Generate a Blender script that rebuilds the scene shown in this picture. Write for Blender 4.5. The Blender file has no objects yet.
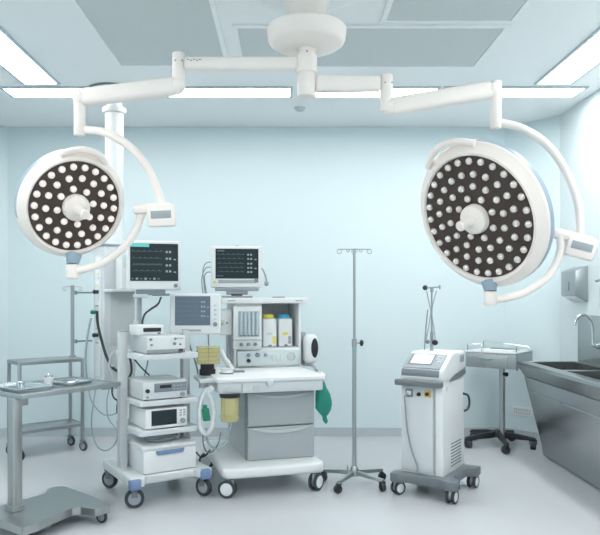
import bpy, bmesh, math, random
from mathutils import Vector, Matrix, Euler
random.seed(7)
R = math.radians
PI = math.pi
SC = bpy.context.scene
COL = SC.collection
F, CX, CY, CAMZ = 660.0, 285.0, 297.0, 1.35

def W(px, py, Y):
    """photo measurement at a known distance Y -> metres in the room"""
    return Vector(((px - CX) * Y / F, Y, CAMZ - (py - CY) * Y / F))

# ------------------------------------------------------------------ materials
def mat(name, col, rough=0.5, metal=0.0, var=0.03, scale=8.0, bump=0.0, spec=0.5, trans=0.0, alpha=1.0,
        stretch=None, emit=None, estr=0.0, coat=0.0, rvar=0.04):
    m = bpy.data.materials.new(name); m.use_nodes = True
    nt = m.node_tree; b = nt.nodes['Principled BSDF']
    b.inputs['Roughness'].default_value = rough
    b.inputs['Metallic'].default_value = metal
    b.inputs['Specular IOR Level'].default_value = spec
    b.inputs['Transmission Weight'].default_value = trans
    b.inputs['Alpha'].default_value = alpha
    b.inputs['Coat Weight'].default_value = coat
    tc = nt.nodes.new('ShaderNodeTexCoord'); mp = nt.nodes.new('ShaderNodeMapping')
    if stretch: mp.inputs['Scale'].default_value = stretch
    nz = nt.nodes.new('ShaderNodeTexNoise'); nz.inputs['Scale'].default_value = scale
    nz.inputs['Detail'].default_value = 3.0
    nt.links.new(tc.outputs['Object'], mp.inputs['Vector']); nt.links.new(mp.outputs['Vector'], nz.inputs['Vector'])
    rp = nt.nodes.new('ShaderNodeValToRGB')
    rp.color_ramp.elements[0].position = 0.3; rp.color_ramp.elements[1].position = 0.7
    rp.color_ramp.elements[0].color = tuple(max(0, c * (1 - var)) for c in col) + (1,)
    rp.color_ramp.elements[1].color = tuple(min(1, c * (1 + var)) for c in col) + (1,)
    nt.links.new(nz.outputs['Fac'], rp.inputs['Fac']); nt.links.new(rp.outputs['Color'], b.inputs['Base Color'])
    mr = nt.nodes.new('ShaderNodeMapRange')
    mr.inputs['To Min'].default_value = max(0.02, rough - rvar); mr.inputs['To Max'].default_value = min(1, rough + rvar)
    nt.links.new(nz.outputs['Fac'], mr.inputs['Value']); nt.links.new(mr.outputs['Result'], b.inputs['Roughness'])
    if bump:
        bp = nt.nodes.new('ShaderNodeBump'); bp.inputs['Strength'].default_value = bump
        bp.inputs['Distance'].default_value = 0.01
        nt.links.new(nz.outputs['Fac'], bp.inputs['Height']); nt.links.new(bp.outputs['Normal'], b.inputs['Normal'])
    if emit:
        b.inputs['Emission Color'].default_value = tuple(emit) + (1,); b.inputs['Emission Strength'].default_value = estr
    return m

M = {}
M['wall'] = mat('wall_paint', (0.635, 0.752, 0.785), 0.36, var=0.008, scale=0.8, spec=0.5)
M['wallside'] = mat('side_wall_paint', (0.67, 0.755, 0.78), 0.32, var=0.012, scale=0.8)
M['floor'] = mat('vinyl_floor', (0.51, 0.535, 0.565), 0.27, var=0.012, scale=1.4, spec=0.5, rvar=0.008)
M['ceil'] = mat('ceiling_paint', (0.86, 0.895, 0.905), 0.5, var=0.012, scale=1.0)
M['base'] = mat('cove_base', (0.47, 0.535, 0.57), 0.4, var=0.02)
M['panel'] = mat('perforated_panel', (0.58, 0.625, 0.635), 0.55, var=0.02, scale=60)
M['pframe'] = mat('panel_frame', (0.86, 0.895, 0.905), 0.45)
M['lframe'] = mat('light_frame', (0.52, 0.62, 0.67), 0.5)
M['light'] = mat('light_diffuser', (0.9, 0.95, 1.0), 0.6, emit=(1.0, 0.975, 0.945), estr=9.0)
M['cream'] = mat('cream_enamel', (0.89, 0.825, 0.775), 0.34, var=0.015)
M['cream2'] = mat('cream_arm_enamel', (0.89, 0.835, 0.79), 0.38, var=0.015)
M['white'] = mat('white_plastic', (0.75, 0.78, 0.79), 0.38, var=0.012)
M['white2'] = mat('light_grey_plastic', (0.54, 0.58, 0.60), 0.4, var=0.015)
M['shelf'] = mat('shelf_white', (0.62, 0.66, 0.685), 0.35, var=0.012)
M['grey'] = mat('mid_grey_plastic', (0.30, 0.335, 0.36), 0.42, var=0.02)
M['drawer'] = mat('drawer_grey', (0.39, 0.43, 0.45), 0.42, var=0.015)
M['dgrey'] = mat('slate_grey_plastic', (0.20, 0.24, 0.275), 0.45, var=0.03)
M['blueg'] = mat('blue_grey_shell', (0.28, 0.37, 0.46), 0.4, var=0.02)
M['blue'] = mat('blue_plastic', (0.17, 0.26, 0.44), 0.45, var=0.03)
M['black'] = mat('black_plastic', (0.012, 0.014, 0.018), 0.45)
M['rubber'] = mat('dark_rubber', (0.035, 0.042, 0.05), 0.6)
M['hub'] = mat('wheel_hub_grey', (0.34, 0.38, 0.41), 0.45)
M['hubw'] = mat('wheel_hub_white', (0.72, 0.76, 0.78), 0.4)
M['steel'] = mat('brushed_steel', (0.42, 0.44, 0.445), 0.30, 0.95, var=0.04, scale=5, stretch=(22, 22, .6), rvar=0.04)
M['steel2'] = mat('satin_steel', (0.40, 0.435, 0.45), 0.36, 0.88, var=0.03, scale=5, stretch=(12, 1, 1), rvar=0.03)
M['sinks'] = mat('sink_steel', (0.40, 0.42, 0.425), 0.25, 0.95, var=0.03, scale=3, stretch=(1, .4, 1), rvar=0.02)
M['chrome'] = mat('chrome', (0.58, 0.63, 0.66), 0.14, 1.0, var=0.02)
M['led_face'] = mat('dark_lamp_face', (0.062, 0.046, 0.040), 0.42, var=0.05, spec=0.3)
M['led'] = mat('led_lens', (0.70, 0.67, 0.645), 0.16, 0.4, var=0.02, emit=(1.0, 0.95, 0.88), estr=0.05, coat=0.6)
M['ledw'] = mat('led_lens_warm', (0.62, 0.585, 0.55), 0.18, 0.45, var=0.02, emit=(1.0, 0.93, 0.84), estr=0.24, coat=0.6)
M['ring'] = mat('lens_collar', (0.10, 0.09, 0.08), 0.3, 0.5)
M['screen'] = mat('dark_screen', (0.012, 0.020, 0.024), 0.25, spec=0.25, emit=(0.05, 0.10, 0.12), estr=0.07)
M['screen2'] = mat('glare_painted_screen', (0.07, 0.095, 0.12), 0.25, spec=0.3, emit=(0.13, 0.18, 0.24), estr=0.22)  # grey-blue veil of glare put into the screen's colour and emission
M['lcd'] = mat('white_touch_screen', (0.75, 0.78, 0.82), 0.25, emit=(0.85, 0.88, 0.95), estr=0.35)
M['teal'] = mat('screen_teal', (0.1, 0.5, 0.48), 0.4, emit=(0.15, 0.62, 0.58), estr=0.12)
M['trace'] = mat('screen_trace', (0.10, 0.15, 0.16), 0.4, emit=(0.45, 0.6, 0.62), estr=0.03)
M['trace2'] = mat('screen_digits', (0.25, 0.31, 0.33), 0.4, emit=(0.7, 0.82, 0.84), estr=0.06)
M['yellow'] = mat('yellow_plastic', (0.72, 0.66, 0.10), 0.42)
M['cyan'] = mat('blue_cap', (0.05, 0.42, 0.62), 0.42)
M['amber'] = mat('amber_plastic', (0.66, 0.61, 0.30), 0.25, var=0.05, trans=0.25)
M['amber2'] = mat('amber_band', (0.42, 0.38, 0.16), 0.35)
M['green'] = mat('green_silicone', (0.008, 0.23, 0.175), 0.5, var=0.12, scale=14)
M['dgreen'] = mat('green_clip', (0.012, 0.20, 0.12), 0.45)
M['hose'] = mat('white_hose', (0.74, 0.80, 0.82), 0.4, trans=0.1)
M['hoseg'] = mat('grey_hose', (0.33, 0.43, 0.47), 0.45)
M['tube'] = mat('glass_tube', (0.50, 0.58, 0.63), 0.2, var=0.05)
M['window'] = mat('flow_window', (0.40, 0.48, 0.53), 0.2)
M['lightp'] = mat('pale_panel', (0.58, 0.66, 0.68), 0.4)
M['slate'] = mat('slate_base_plastic', (0.155, 0.18, 0.20), 0.45, var=0.02)
M['band'] = mat('pale_teal_band', (0.22, 0.47, 0.52), 0.45)
M['recess'] = mat('recess_grey', (0.60, 0.64, 0.66), 0.45, var=0.02)
M['handle'] = mat('handle_grey', (0.52, 0.57, 0.60), 0.4, var=0.01)
M['orange'] = mat('orange_surround', (0.75, 0.45, 0.08), 0.45)
M['vent'] = mat('vent_slot', (0.16, 0.19, 0.22), 0.6)
M['paper'] = mat('white_paper', (0.82, 0.85, 0.86), 0.7)
M['joint'] = mat('joint_seam', (0.30, 0.29, 0.28), 0.5)

# ------------------------------------------------------------------ mesh builder
class MB:
    def __init__(s): s.bm = bmesh.new()
    def _merge(s, t, X=None, mi=0):
        if X is not None: bmesh.ops.transform(t, matrix=X, verts=t.verts)
        for f in t.faces: f.material_index = mi
        me = bpy.data.meshes.new('tmp'); t.to_mesh(me); t.free()
        s.bm.from_mesh(me); bpy.data.meshes.remove(me)
        return s
    def box(s, c, d, bev=0.0, seg=2, rot=None, mi=0):
        t = bmesh.new(); bmesh.ops.create_cube(t, size=1.0)
        bmesh.ops.scale(t, vec=Vector(d), verts=t.verts)
        if bev > 0:
            bmesh.ops.bevel(t, geom=t.edges[:], offset=min(bev, min(d) * 0.49), segments=seg, affect='EDGES', profile=0.5)
        X = Matrix.Translation(Vector(c))
        if rot is not None: X = X @ (rot.to_matrix().to_4x4() if isinstance(rot, Euler) else rot)
        return s._merge(t, X, mi)
    def cyl(s, a, b, r0, r1=None, seg=24, bev=0.0, mi=0):
        a, b = Vector(a), Vector(b); r1 = r0 if r1 is None else r1
        t = bmesh.new(); L = (b - a).length
        bmesh.ops.create_cone(t, cap_ends=True, segments=seg, radius1=r0, radius2=r1, depth=L)
        if bev > 0:
            es = [e for e in t.edges if any(len(f.verts) > 4 for f in e.link_faces)]
            bmesh.ops.bevel(t, geom=es, offset=bev, segments=2, affect='EDGES', profile=0.5)
        q = Vector((0, 0, 1)).rotation_difference((b - a).normalized()).to_matrix().to_4x4()
        return s._merge(t, Matrix.Translation((a + b) / 2) @ q, mi)
    def lathe(s, prof, X=None, seg=48, mi=0, a0=0.0, a1=2 * PI):
        t = bmesh.new(); full = abs(a1 - a0 - 2 * PI) < 1e-6
        n = seg if full else seg + 1; rings = []
        for r, z in prof:
            if r < 1e-6: rings.append([t.verts.new((0, 0, z))])
            else: rings.append([t.verts.new((r * math.cos(a0 + (a1 - a0) * k / seg), r * math.sin(a0 + (a1 - a0) * k / seg), z)) for k in range(n)])
        for A, B in zip(rings[:-1], rings[1:]):
            for k in range(seg):
                k2 = (k + 1) % n
                if len(A) == 1 and len(B) == 1: continue
                if len(A) == 1: t.faces.new((A[0], B[k2], B[k]))
                elif len(B) == 1: t.faces.new((A[k], A[k2], B[0]))
                else: t.faces.new((A[k], A[k2], B[k2], B[k]))
        bmesh.ops.recalc_face_normals(t, faces=t.faces)
        return s._merge(t, X, mi)
    def prism(s, poly, z0, z1, X=None, bev=0.0, seg=2, mi=0):
        t = bmesh.new()
        lo = [t.verts.new((x, y, z0)) for x, y in poly]; hi = [t.verts.new((x, y, z1)) for x, y in poly]
        t.faces.new(lo[::-1]); t.faces.new(hi); n = len(poly)
        for k in range(n): t.faces.new((lo[k], lo[(k + 1) % n], hi[(k + 1) % n], hi[k]))
        bmesh.ops.recalc_face_normals(t, faces=t.faces)
        if bev > 0:
            es = [e for e in t.edges if e.calc_face_angle(0) > 0.5]
            bmesh.ops.bevel(t, geom=es, offset=bev, segments=seg, affect='EDGES', profile=0.5)
        return s._merge(t, X, mi)
    def tube(s, pts, r, seg=10, smooth=8, closed=False, mi=0, ribs=0.0):
        P = [Vector(p) for p in pts]
        if smooth > 1 and len(P) > 2:
            out = []; n = len(P); rng = range(n if closed else n - 1)
            for i in rng:
                p0 = P[(i - 1) % n] if closed or i > 0 else P[0] * 2 - P[1]
                p1, p2 = P[i], P[(i + 1) % n]
                p3 = P[(i + 2) % n] if closed or i + 2 < n else P[-1] * 2 - P[-2]
                for k in range(smooth):
                    u = k / smooth
                    out.append(0.5 * ((2 * p1) + (p2 - p0) * u + (2 * p0 - 5 * p1 + 4 * p2 - p3) * u * u + (3 * p1 - p0 - 3 * p2 + p3) * u ** 3))
            if not closed: out.append(P[-1])
            P = out
        t = bmesh.new(); n = len(P); rings = []
        T0 = (P[1] - P[0]).normalized()
        N = T0.orthogonal().normalized()
        for i in range(n):
            if closed: T = (P[(i + 1) % n] - P[i - 1]).normalized()
            else: T = (P[min(i + 1, n - 1)] - P[max(i - 1, 0)]).normalized()
            N = (N - T * N.dot(T)).normalized(); B = T.cross(N)
            rr = r[i * (len(r) - 1) // max(1, n - 1)] if isinstance(r, (list, tuple)) else r
            if ribs and i % 2: rr = rr * (1 - ribs)
            rings.append([t.verts.new(P[i] + (N * math.cos(2 * PI * k / seg) + B * math.sin(2 * PI * k / seg)) * rr) for k in range(seg)])
        for i in range(n if closed else n - 1):
            A, Bq = rings[i], rings[(i + 1) % n]
            for k in range(seg): t.faces.new((A[k], A[(k + 1) % seg], Bq[(k + 1) % seg], Bq[k]))
        if not closed: t.faces.new(rings[0][::-1]); t.faces.new(rings[-1])
        bmesh.ops.recalc_face_normals(t, faces=t.faces)
        return s._merge(t, None, mi)
    def ball(s, c, r, sc=(1, 1, 1), mi=0, seg=20):
        t = bmesh.new(); bmesh.ops.create_uvsphere(t, u_segments=seg, v_segments=max(8, seg // 2), radius=r)
        return s._merge(t, Matrix.Translation(Vector(c)) @ Matrix.Diagonal(Vector(sc)).to_4x4(), mi)
    def build(s, name, m, parent=None, org=None, ang=35):
        me = bpy.data.meshes.new(name)
        if org is not None: bmesh.ops.translate(s.bm, vec=-Vector(org), verts=s.bm.verts)
        s.bm.to_mesh(me); s.bm.free()
        for mm in (m if isinstance(m, (list, tuple)) else [m]): me.materials.append(M[mm])
        me.polygons.foreach_set('use_smooth', [True] * len(me.polygons))
        me.set_sharp_from_angle(angle=R(ang))
        o = bpy.data.objects.new(name, me); COL.objects.link(o)
        if parent is not None: o.parent = parent
        elif org is not None: o.location = Vector(org)
        return o

def thing(name, label, cat, loc=(0, 0, 0), rz=0.0, group=None, rx=0.0):
    o = bpy.data.objects.new(name, None); COL.objects.link(o)
    o.empty_display_size = 0.1
    o.location = loc; o.rotation_euler = (rx, 0, rz)
    o['label'] = label; o['category'] = cat
    if group: o['group'] = group
    return o
def tag(o, label, cat, group=None):
    o['label'] = label; o['category'] = cat
    if group: o['group'] = group
    return o
def struct(o): o['kind'] = 'structure'; return o
def rrect(x0, x1, y0, y1, r, n=5):
    pts = []
    for cx, cy, a in ((x1 - r, y1 - r, 0), (x0 + r, y1 - r, 90), (x0 + r, y0 + r, 180), (x1 - r, y0 + r, 270)):
        for k in range(n + 1):
            t = R(a + 90 * k / n); pts.append((cx + r * math.cos(t), cy + r * math.sin(t)))
    return pts
YZ = lambda x: Matrix(((0, 0, 1, x), (1, 0, 0, 0), (0, 1, 0, 0), (0, 0, 0, 1)))      # prism plane (a,b)->(y,z), extruded along x
XZ = lambda y: Matrix(((1, 0, 0, 0), (0, 0, -1, y), (0, 1, 0, 0), (0, 0, 0, 1)))     # prism plane (a,b)->(x,z), extruded along -y

def caster(t, x, y, r, w, top, yaw=0.0, fork='steel', tire='rubber', hub='hub', trail=0.02):
    ca, sa = math.cos(yaw), math.sin(yaw)
    wx, wy = x - sa * trail * -1, y - ca * trail * -1
    wx, wy = x + sa * trail, y - ca * trail
    ax = Vector((ca, sa, 0)); c = Vector((wx, wy, r))
    f = MB(); rot = Matrix.Rotation(yaw, 4, 'Z')
    f.cyl((x, y, r * 1.75), (x, y, top), r * 0.28, seg=14)
    f.box((x, y, r * 2.08), (w * 1.5, r * 1.0, r * 0.22), 0.003, rot=rot)
    for sgn in (-1, 1):
        p = c + ax * sgn * (w * 0.66)
        f.box((p.x * 0.6 + (x + ca * sgn * w * 0.66) * 0.4, p.y * 0.6 + (y + sa * sgn * w * 0.66) * 0.4, r * 1.62), (w * 0.14, r * 0.62, r * 1.0), 0.002, rot=rot)
    cf = f.build('caster', fork, t)
    Q = Matrix.Translation(c) @ Vector((0, 0, 1)).rotation_difference(ax).to_matrix().to_4x4()
    h = w / 2
    MB().lathe([(r * .66, -h * .8), (r * .9, -h), (r, -h * .55), (r, h * .55), (r * .9, h), (r * .66, h * .8)], Q, 28).build('tire', tire, cf)
    MB().lathe([(0, -h * .95), (r * .3, -h * .95), (r * .67, -h * .7), (r * .67, h * .7), (r * .3, h * .95), (0, h * .95)], Q, 28).build('wheel_hub', hub, cf)
    return cf

def hooded(t, x, y, r, w, top, yaw, hood='grey', tire='rubber', hub='hubw'):
    """twin wheel caster: two discs with a hood between"""
    ca, sa = math.cos(yaw), math.sin(yaw); ax = Vector((ca, sa, 0)); rot = Matrix.Rotation(yaw, 4, 'Z')
    f = MB(); f.cyl((x, y, r * 1.6), (x, y, top), r * 0.3, seg=14)
    f.box((x, y, r * 1.35), (w * 0.35, r * 1.5, r * 1.3), r * 0.3, 3, rot=rot)
    cf = f.build('caster', hood, t)
    for sgn in (-1, 1):
        c = Vector((x, y, r)) + ax * sgn * w * 0.36
        Q = Matrix.Translation(c) @ Vector((0, 0, 1)).rotation_difference(ax * sgn).to_matrix().to_4x4(); h = w * 0.16
        MB().lathe([(r * .7, -h), (r * .92, -h), (r, -h * .5), (r, h * .5), (r * .92, h), (r * .7, h)], Q, 28).build('tire', tire, cf)
        MB().lathe([(0, -h * .8), (r * .71, -h * .8), (r * .71, h * .8), (r * .5, h * 1.1), (0, h * 1.1)], Q, 28).build('wheel_hub', hub, cf)
    return cf

# ------------------------------------------------------------------ room
XL, XR, YB, YF, ZC = -3.05, 2.50, 6.40, -1.2, 3.0
CRX, CRY = 2.13, 6.00          # bevelled corner on the right: (CRX,YB)-(XR,CRY)
CLX, CLY = -2.69, 6.02
t = 0.1
def wall_seg(name, a, b, m='wall', z0=0.0, z1=ZC, th=0.1, inward=0.0):
    a, b = Vector(a), Vector(b); d = (b - a).normalized(); n = Vector((-d.y, d.x))   # n points out of the room
    a2, b2 = a - n * inward, b - n * inward
    poly = [(a2.x, a2.y), (b2.x, b2.y), (b2.x + n.x * th, b2.y + n.y * th), (a2.x + n.x * th, a2.y + n.y * th)]
    return struct(MB().prism(poly, z0, z1).build(name, m))
# clockwise seen from above so that +90deg of the direction is outside
pts = [(XL, YF), (XL, CLY), (CLX, YB), (CRX, YB), (XR, CRY), (XR, YF)]
names = ['left', 'back_left', 'back', 'back_right', 'right']
for i, nme in enumerate(names):
    wall_seg('wall_' + nme, pts[i], pts[i + 1], 'wallside' if nme == 'right' else 'wall')
    wall_seg('baseboard_' + nme, pts[i], pts[i + 1], 'base', 0.0, 0.085, 0.012, 0.012)
wall_seg('wall_front', pts[5], pts[0], 'wallside')
outer = [(XL - .1, YF - .1), (XL - .1, YB + .1), (XR + .1, YB + .1), (XR + .1, YF - .1)]
struct(MB().prism(outer, -0.1, 0.0).build('floor', 'floor'))
struct(MB().prism(outer, ZC, ZC + 0.1).build('ceiling', 'ceil'))

# ceiling strip lights
def ceiling_light(x0, x1, y0, y1, label, group):
    c = Vector(((x0 + x1) / 2, (y0 + y1) / 2, ZC))
    t = thing('ceiling_light', label, 'ceiling light', c, 0, group)
    w, d = x1 - x0, y1 - y0; f = MB(); e = 0.022
    f.box((0, d / 2 + e / 2, -.006), (w + 2 * e, e, .012)).box((0, -d / 2 - e / 2, -.006), (w + 2 * e, e, .012))
    f.box((w / 2 + e / 2, 0, -.006), (e, d, .012)).box((-w / 2 - e / 2, 0, -.006), (e, d, .012))
    f.build('frame', 'lframe', t)
    MB().box((0, 0, -.004), (w, d, .006)).build('diffuser', 'light', t)
ceiling_light(-2.0, -1.755, -0.6, 5.08, 'long white ceiling light strip along the left side of the room', 'ceiling light strips')
ceiling_light(1.945, 2.195, -0.6, 5.08, 'long white ceiling light strip along the right side of the room, above the sink', 'ceiling light strips')
for x0, x1, lb in ((-2.22, -1.02, 'white cross strip light at the far left of the ceiling, beside the left lamp arm'),
                   (-0.95, 0.04, 'white cross strip light at the back of the ceiling, left of the lamp spindle'),
                   (0.25, 1.20, 'white cross strip light at the back of the ceiling, right of the lamp spindle'),
                   (1.27, 2.36, 'white cross strip light at the back right of the ceiling, above the right lamp head')):
    ceiling_light(x0, x1, 5.19, 5.41, lb, 'ceiling light strips')

for x0, x1, lb in ((-1.75, -0.10, 'added unseen fill strip light at the near end of the ceiling, left half'), (0.30, 1.94, 'added unseen fill strip light at the near end of the ceiling, right half')):
    ceiling_light(x0, x1, 0.62, 0.86, lb, 'ceiling light strips')  # unseen strips added to brighten the surfaces facing the camera

# air supply ceiling: pinwheel of perforated panels
def air_panel(x0, x1, y0, y1, label):
    t = thing('air_supply_panel', label, 'air vent', ((x0 + x1) / 2, (y0 + y1) / 2, ZC), 0, 'air supply panels')
    w, d = x1 - x0, y1 - y0; e = 0.03; f = MB()
    f.box((0, d / 2 - e / 2, -.007), (w, e, .014)).box((0, -d / 2 + e / 2, -.007), (w, e, .014))
    f.box((w / 2 - e / 2, 0, -.007), (e, d - 2 * e, .014)).box((-w / 2 + e / 2, 0, -.007), (e, d - 2 * e, .014))
    f.build('frame', 'pframe', t)
    MB().box((0, 0, -.004), (w - 2 * e, d - 2 * e, .008)).build('perforated_sheet', 'panel', t)
air_panel(-1.19, -0.39, 3.02, 4.70, 'long grey air supply panel in the ceiling left of the lamp mount')
air_panel(-0.32, 1.37, 3.99, 4.72, 'grey air supply panel in the ceiling behind the lamp mount')
air_panel(0.57, 1.37, 2.25, 3.945, 'grey air supply panel in the ceiling right of the lamp mount')
tag(MB().lathe([(0, -.03), (.03, -.03), (.045, -.012), (.05, 0)], Matrix.Translation((0.13, 5.75, ZC)), 20).build('ceiling_sensor', 'white2'),
    'small round ceiling sensor near the back wall behind the lamp spindle', 'sensor')

# ------------------------------------------------------------------ surgical lamps
LX, LY = 0.115, 3.5
mt = thing('lamp_mount', 'cream round ceiling mount with drum carrying both surgical lamps', 'lamp mount', (LX, LY, ZC))
MB().lathe([(0, 0), (.315, 0), (.315, -.012), (.30, -.022), (.27, -.026), (0, -.026)], None, 64).build('ceiling_flange', 'pframe', mt)
MB().lathe([(.125, -.026), (.12, -.10), (.105, -.16), (.10, -.25), (0, -.25)], None, 40).build('neck', 'cream', mt)
MB().lathe([(0, -.222), (.19, -.222), (.205, -.226), (.211, -.236), (.205, -.285), (.198, -.303), (.178, -.318), (.12, -.332), (.05, -.336), (0, -.336)], None, 64).build('drum', 'cream', mt)
MB().lathe([(.05, -.333), (.05, -.352), (.043, -.354), (.043, -.370), (.055, -.374), (.055, -.462), (.047, -.466), (.047, -.472), (.049, -.475), (.049, -.575), (.044, -.588), (0, -.588)], None, 32).build('spindle', 'cream2', mt)
MB().cyl((0.0, -.040, -.362), (0.0, -.0445, -.362), .005, seg=10).build('screw', 'joint', mt)

def lamp_arm_seg(mb, a, b, h0, h1, dep, bev=0.018):
    """rounded rectangular boom between two points"""
    a, b = Vector(a), Vector(b); d = (b - a); L = d.length; d.normalize()
    up = Vector((0, 0, 1)); side = d.cross(up).normalized(); up2 = side.cross(d)
    X = Matrix((d, side, up2)).transposed().to_4x4(); X.translation = a
    tmp = bmesh.new()
    vs = []
    for x, h in ((0, h0), (L, h1)):
        for sy, sz in ((-1, -1), (1, -1), (1, 1), (-1, 1)): vs.append(tmp.verts.new((x, sy * dep / 2, sz * h / 2)))
    for q in ((0, 1, 2, 3), (7, 6, 5, 4), (0, 4, 5, 1), (1, 5, 6, 2), (2, 6, 7, 3), (3, 7, 4, 0)): tmp.faces.new([vs[k] for k in q])
    bmesh.ops.recalc_face_normals(tmp, faces=tmp.faces)
    bmesh.ops.bevel(tmp, geom=tmp.edges[:], offset=bev, segments=3, affect='EDGES', profile=0.5)
    mb._merge(tmp, X)

def lamp(label, armz, jx, jz0, jz1, spA, spB, vx, vz0, vz1, yoke1, yoke2, block, blockflip, pivot, center, dark_r, out_r, dev, ddir, rings, lr, ledm, spin, trims, sd):
    org = Vector((LX, LY, armz))
    t = thing('surgical_lamp', label, 'surgical lamp', org, 0)
    sgn = 1 if jx > LX else -1
    a = MB(); lamp_arm_seg(a, (LX + sgn * .045, LY, armz), (jx - sgn * .03, LY, armz), .070 if sgn < 0 else .086, .066 if sgn < 0 else .078, .062)
    a.build('boom', 'cream2', t, org)
    if sgn < 0:
        q = MB()
        for k in range(5): q.box((jx + .055 + k * .016, LY - .0325, armz + .012 - (k % 2) * .004), (.011, .002, .005))
        q.build('printed_label', 'joint', t, org)
    k = MB(); k.cyl((jx, LY, jz0), (jx, LY, jz1), .033, seg=28, bev=.006); kn = k.build('elbow_joint', 'cream', t, org)
    sc = MB()
    for dx in (-.012, .024): sc.cyl((jx + dx * 1.0, LY - .028, jz1 - .05), (jx + dx, LY - .0345, jz1 - .05), .004, seg=10)
    sc.build('screw', 'joint', kn)
    # mesh of the screw is in thing space already shifted
    kn.children[0].data.transform(Matrix.Translation(-org))
    s = MB(); lamp_arm_seg(s, spA, spB, .092, .090, .078, .024)
    s.ball(Vector(spA), .047, (.95, .9, .95)); s.ball(Vector(spB), .046, (.95, .9, .95))
    s.build('spring_arm', 'cream2', t, org)
    v = MB(); v.cyl((vx, LY, vz0), (vx, LY, vz1), .030, .030, 28, bev=.008)
    v.build('drop_tube', 'cream', t, org)
    MB().tube(yoke1, .0215, 14).build('yoke', 'cream', t, org)
    MB().tube(yoke2, .0205, 14).build('yoke', 'cream', t, org)
    # control block
    b = MB(); bc = Vector(block)
    rot = Matrix.Rotation(R(blockflip[0]), 4, 'Z') @ Matrix.Rotation(R(blockflip[1]), 4, 'Y')
    Xb = Matrix.Translation(bc) @ rot
    def bb(mb, c, d, bev):
        mb.box((0, 0, 0), (1e-4, 1e-4, 1e-4)) if False else None
        tt = MB(); tt.box(c, d, bev); bmesh.ops.transform(tt.bm, matrix=Xb, verts=tt.bm.verts)
        me = bpy.data.meshes.new('tmp'); tt.bm.to_mesh(me); mb.bm.from_mesh(me); bpy.data.meshes.remove(me)
    bb(b, (0, 0, .012), (.21, .075, .055), .022); bb(b, (.045, -.02, -.03), (.15, .05, .115), .016)
    bk = b.build('control_panel', 'cream', t, org)
    d = MB(); bb(d, (.045, -.0455, -.026), (.105, .004, .040), .002)
    dp = d.build('display', 'hub', bk); dp.data.transform(Matrix.Translation(-org))
    # pivot under / beside the head
    p = MB(); pv = Vector(pivot); p.cyl(pv + Vector((0, 0, -.04)), pv + Vector((0, 0, .035)), .034, .034, 26, bev=.008)
    p.build('pivot', 'cream', t, org)
    MB().cyl(pv + Vector((0, 0, .033)), pv + Vector((0, 0.02, .085)), .030, .042, 24).build('pivot_collar', 'blueg', t, org)
    # head: local z = beam direction
    c = Vector(center); tocam = (Vector((0, 0, CAMZ)) - c).normalized()
    right = Vector((0, 0, 1)).cross(tocam).normalized() * 1.0
    right = -right if right.x < 0 else right
    up = tocam.cross(right).normalized(); up = up if up.z > 0 else -up
    n = tocam * math.cos(R(dev)) + (right * ddir[0] - up * ddir[1]) * math.sin(R(dev)); n.normalize()
    xa = (Vector((0, 0, 1)).cross(n)).normalized(); ya = n.cross(xa)
    X = Matrix((xa, ya, n)).transposed().to_4x4(); X.translation = c - org
    h = MB()
    Ro, Rd = out_r, dark_r; th = .085 if Ro > .35 else .075
    h.lathe([(Rd, -.004), (Rd + .006, .008), (Rd + (Ro - Rd) * .30, .010), (Ro * .96, -.020), (Ro * .99, -.028), (Ro, -.040)], None, 96)
    head = h.build('lamp_head', 'cream', t); head.matrix_local = X
    def sub(mb, nm, m, L=None): o = mb.build(nm, m, head); 
    def subl(mb, nm, m, lab):
        o = mb.build(nm, m, head); o['label'] = lab; return o
    s2 = MB(); s2.lathe([(Ro, -.040), (Ro * .998, -.040 - sd), (Ro * .97, -.055 - sd), (Ro * .85, -.075 - sd), (Ro * .5, -.10 - sd), (Ro * .2, -.11 - sd), (0, -.11 - sd)], None, 96)
    subl(s2, 'rear_shell', 'blueg', 'blue-grey rear shell')
    MB().lathe([(0, -.002), (Rd * .6, -.003), (Rd + .002, -.004), (Rd + .002, -.012), (0, -.012)], None, 72).build('lens_face', 'led_face', head)
    # side trims: two pale segments left between the blue ones
    for a0, a1 in trims:
        w = MB(); w.lathe([(Ro * .999, -.038), (Ro * 1.005, -.042), (Ro * 1.005, -.038 - sd), (Ro * .978, -.055 - sd), (Ro * .86, -.077 - sd)], None, 24, a0=R(a0), a1=R(a1))
        w.build('side_trim', 'cream', head)
    # grip handle on the rim
    g = []
    for kk in range(9):
        aa = R(spin + 90 - 26 + 52 * kk / 8); rr = Ro * (.985 + .075 * math.sin(PI * kk / 8)); g.append((rr * math.cos(aa), rr * math.sin(aa), -.012 + .02 * math.sin(PI * kk / 8)))
    MB().tube(g, .017, 10, 4).build('rim_grip', 'cream', head)
    # hub and sterile handle
    hr = .078 if Ro > .35 else .070
    MB().lathe([(hr, -.004), (hr, .018), (hr * .94, .034), (hr * .7, .046), (hr * .5, .052), (0, .054)], None, 40).build('hub', 'cream', head)
    MB().lathe([(.036, .05), (.032, .06), (.024, .072), (.022, .115), (.026, .122), (.026, .134), (.020, .141), (0, .141)], None, 28).build('handle', 'cream', head)
    lens = MB(); lens.lathe([(lr * 1.0, .0), (lr * .98, lr * .3), (lr * .8, lr * .68), (lr * .45, lr * .92), (0, lr)], None, 18)
    l0 = lens.build('led_lens', ledm, head)
    first = True
    for frac, cnt, ph in rings:
        for q in range(cnt):
            aa = R(ph) + 2 * PI * q / cnt
            o = l0 if first else l0.copy()
            if not first: COL.objects.link(o); o.parent = head
            o.location = (Rd * frac * math.cos(aa), Rd * frac * math.sin(aa), -.002); first = False
    return t

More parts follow.
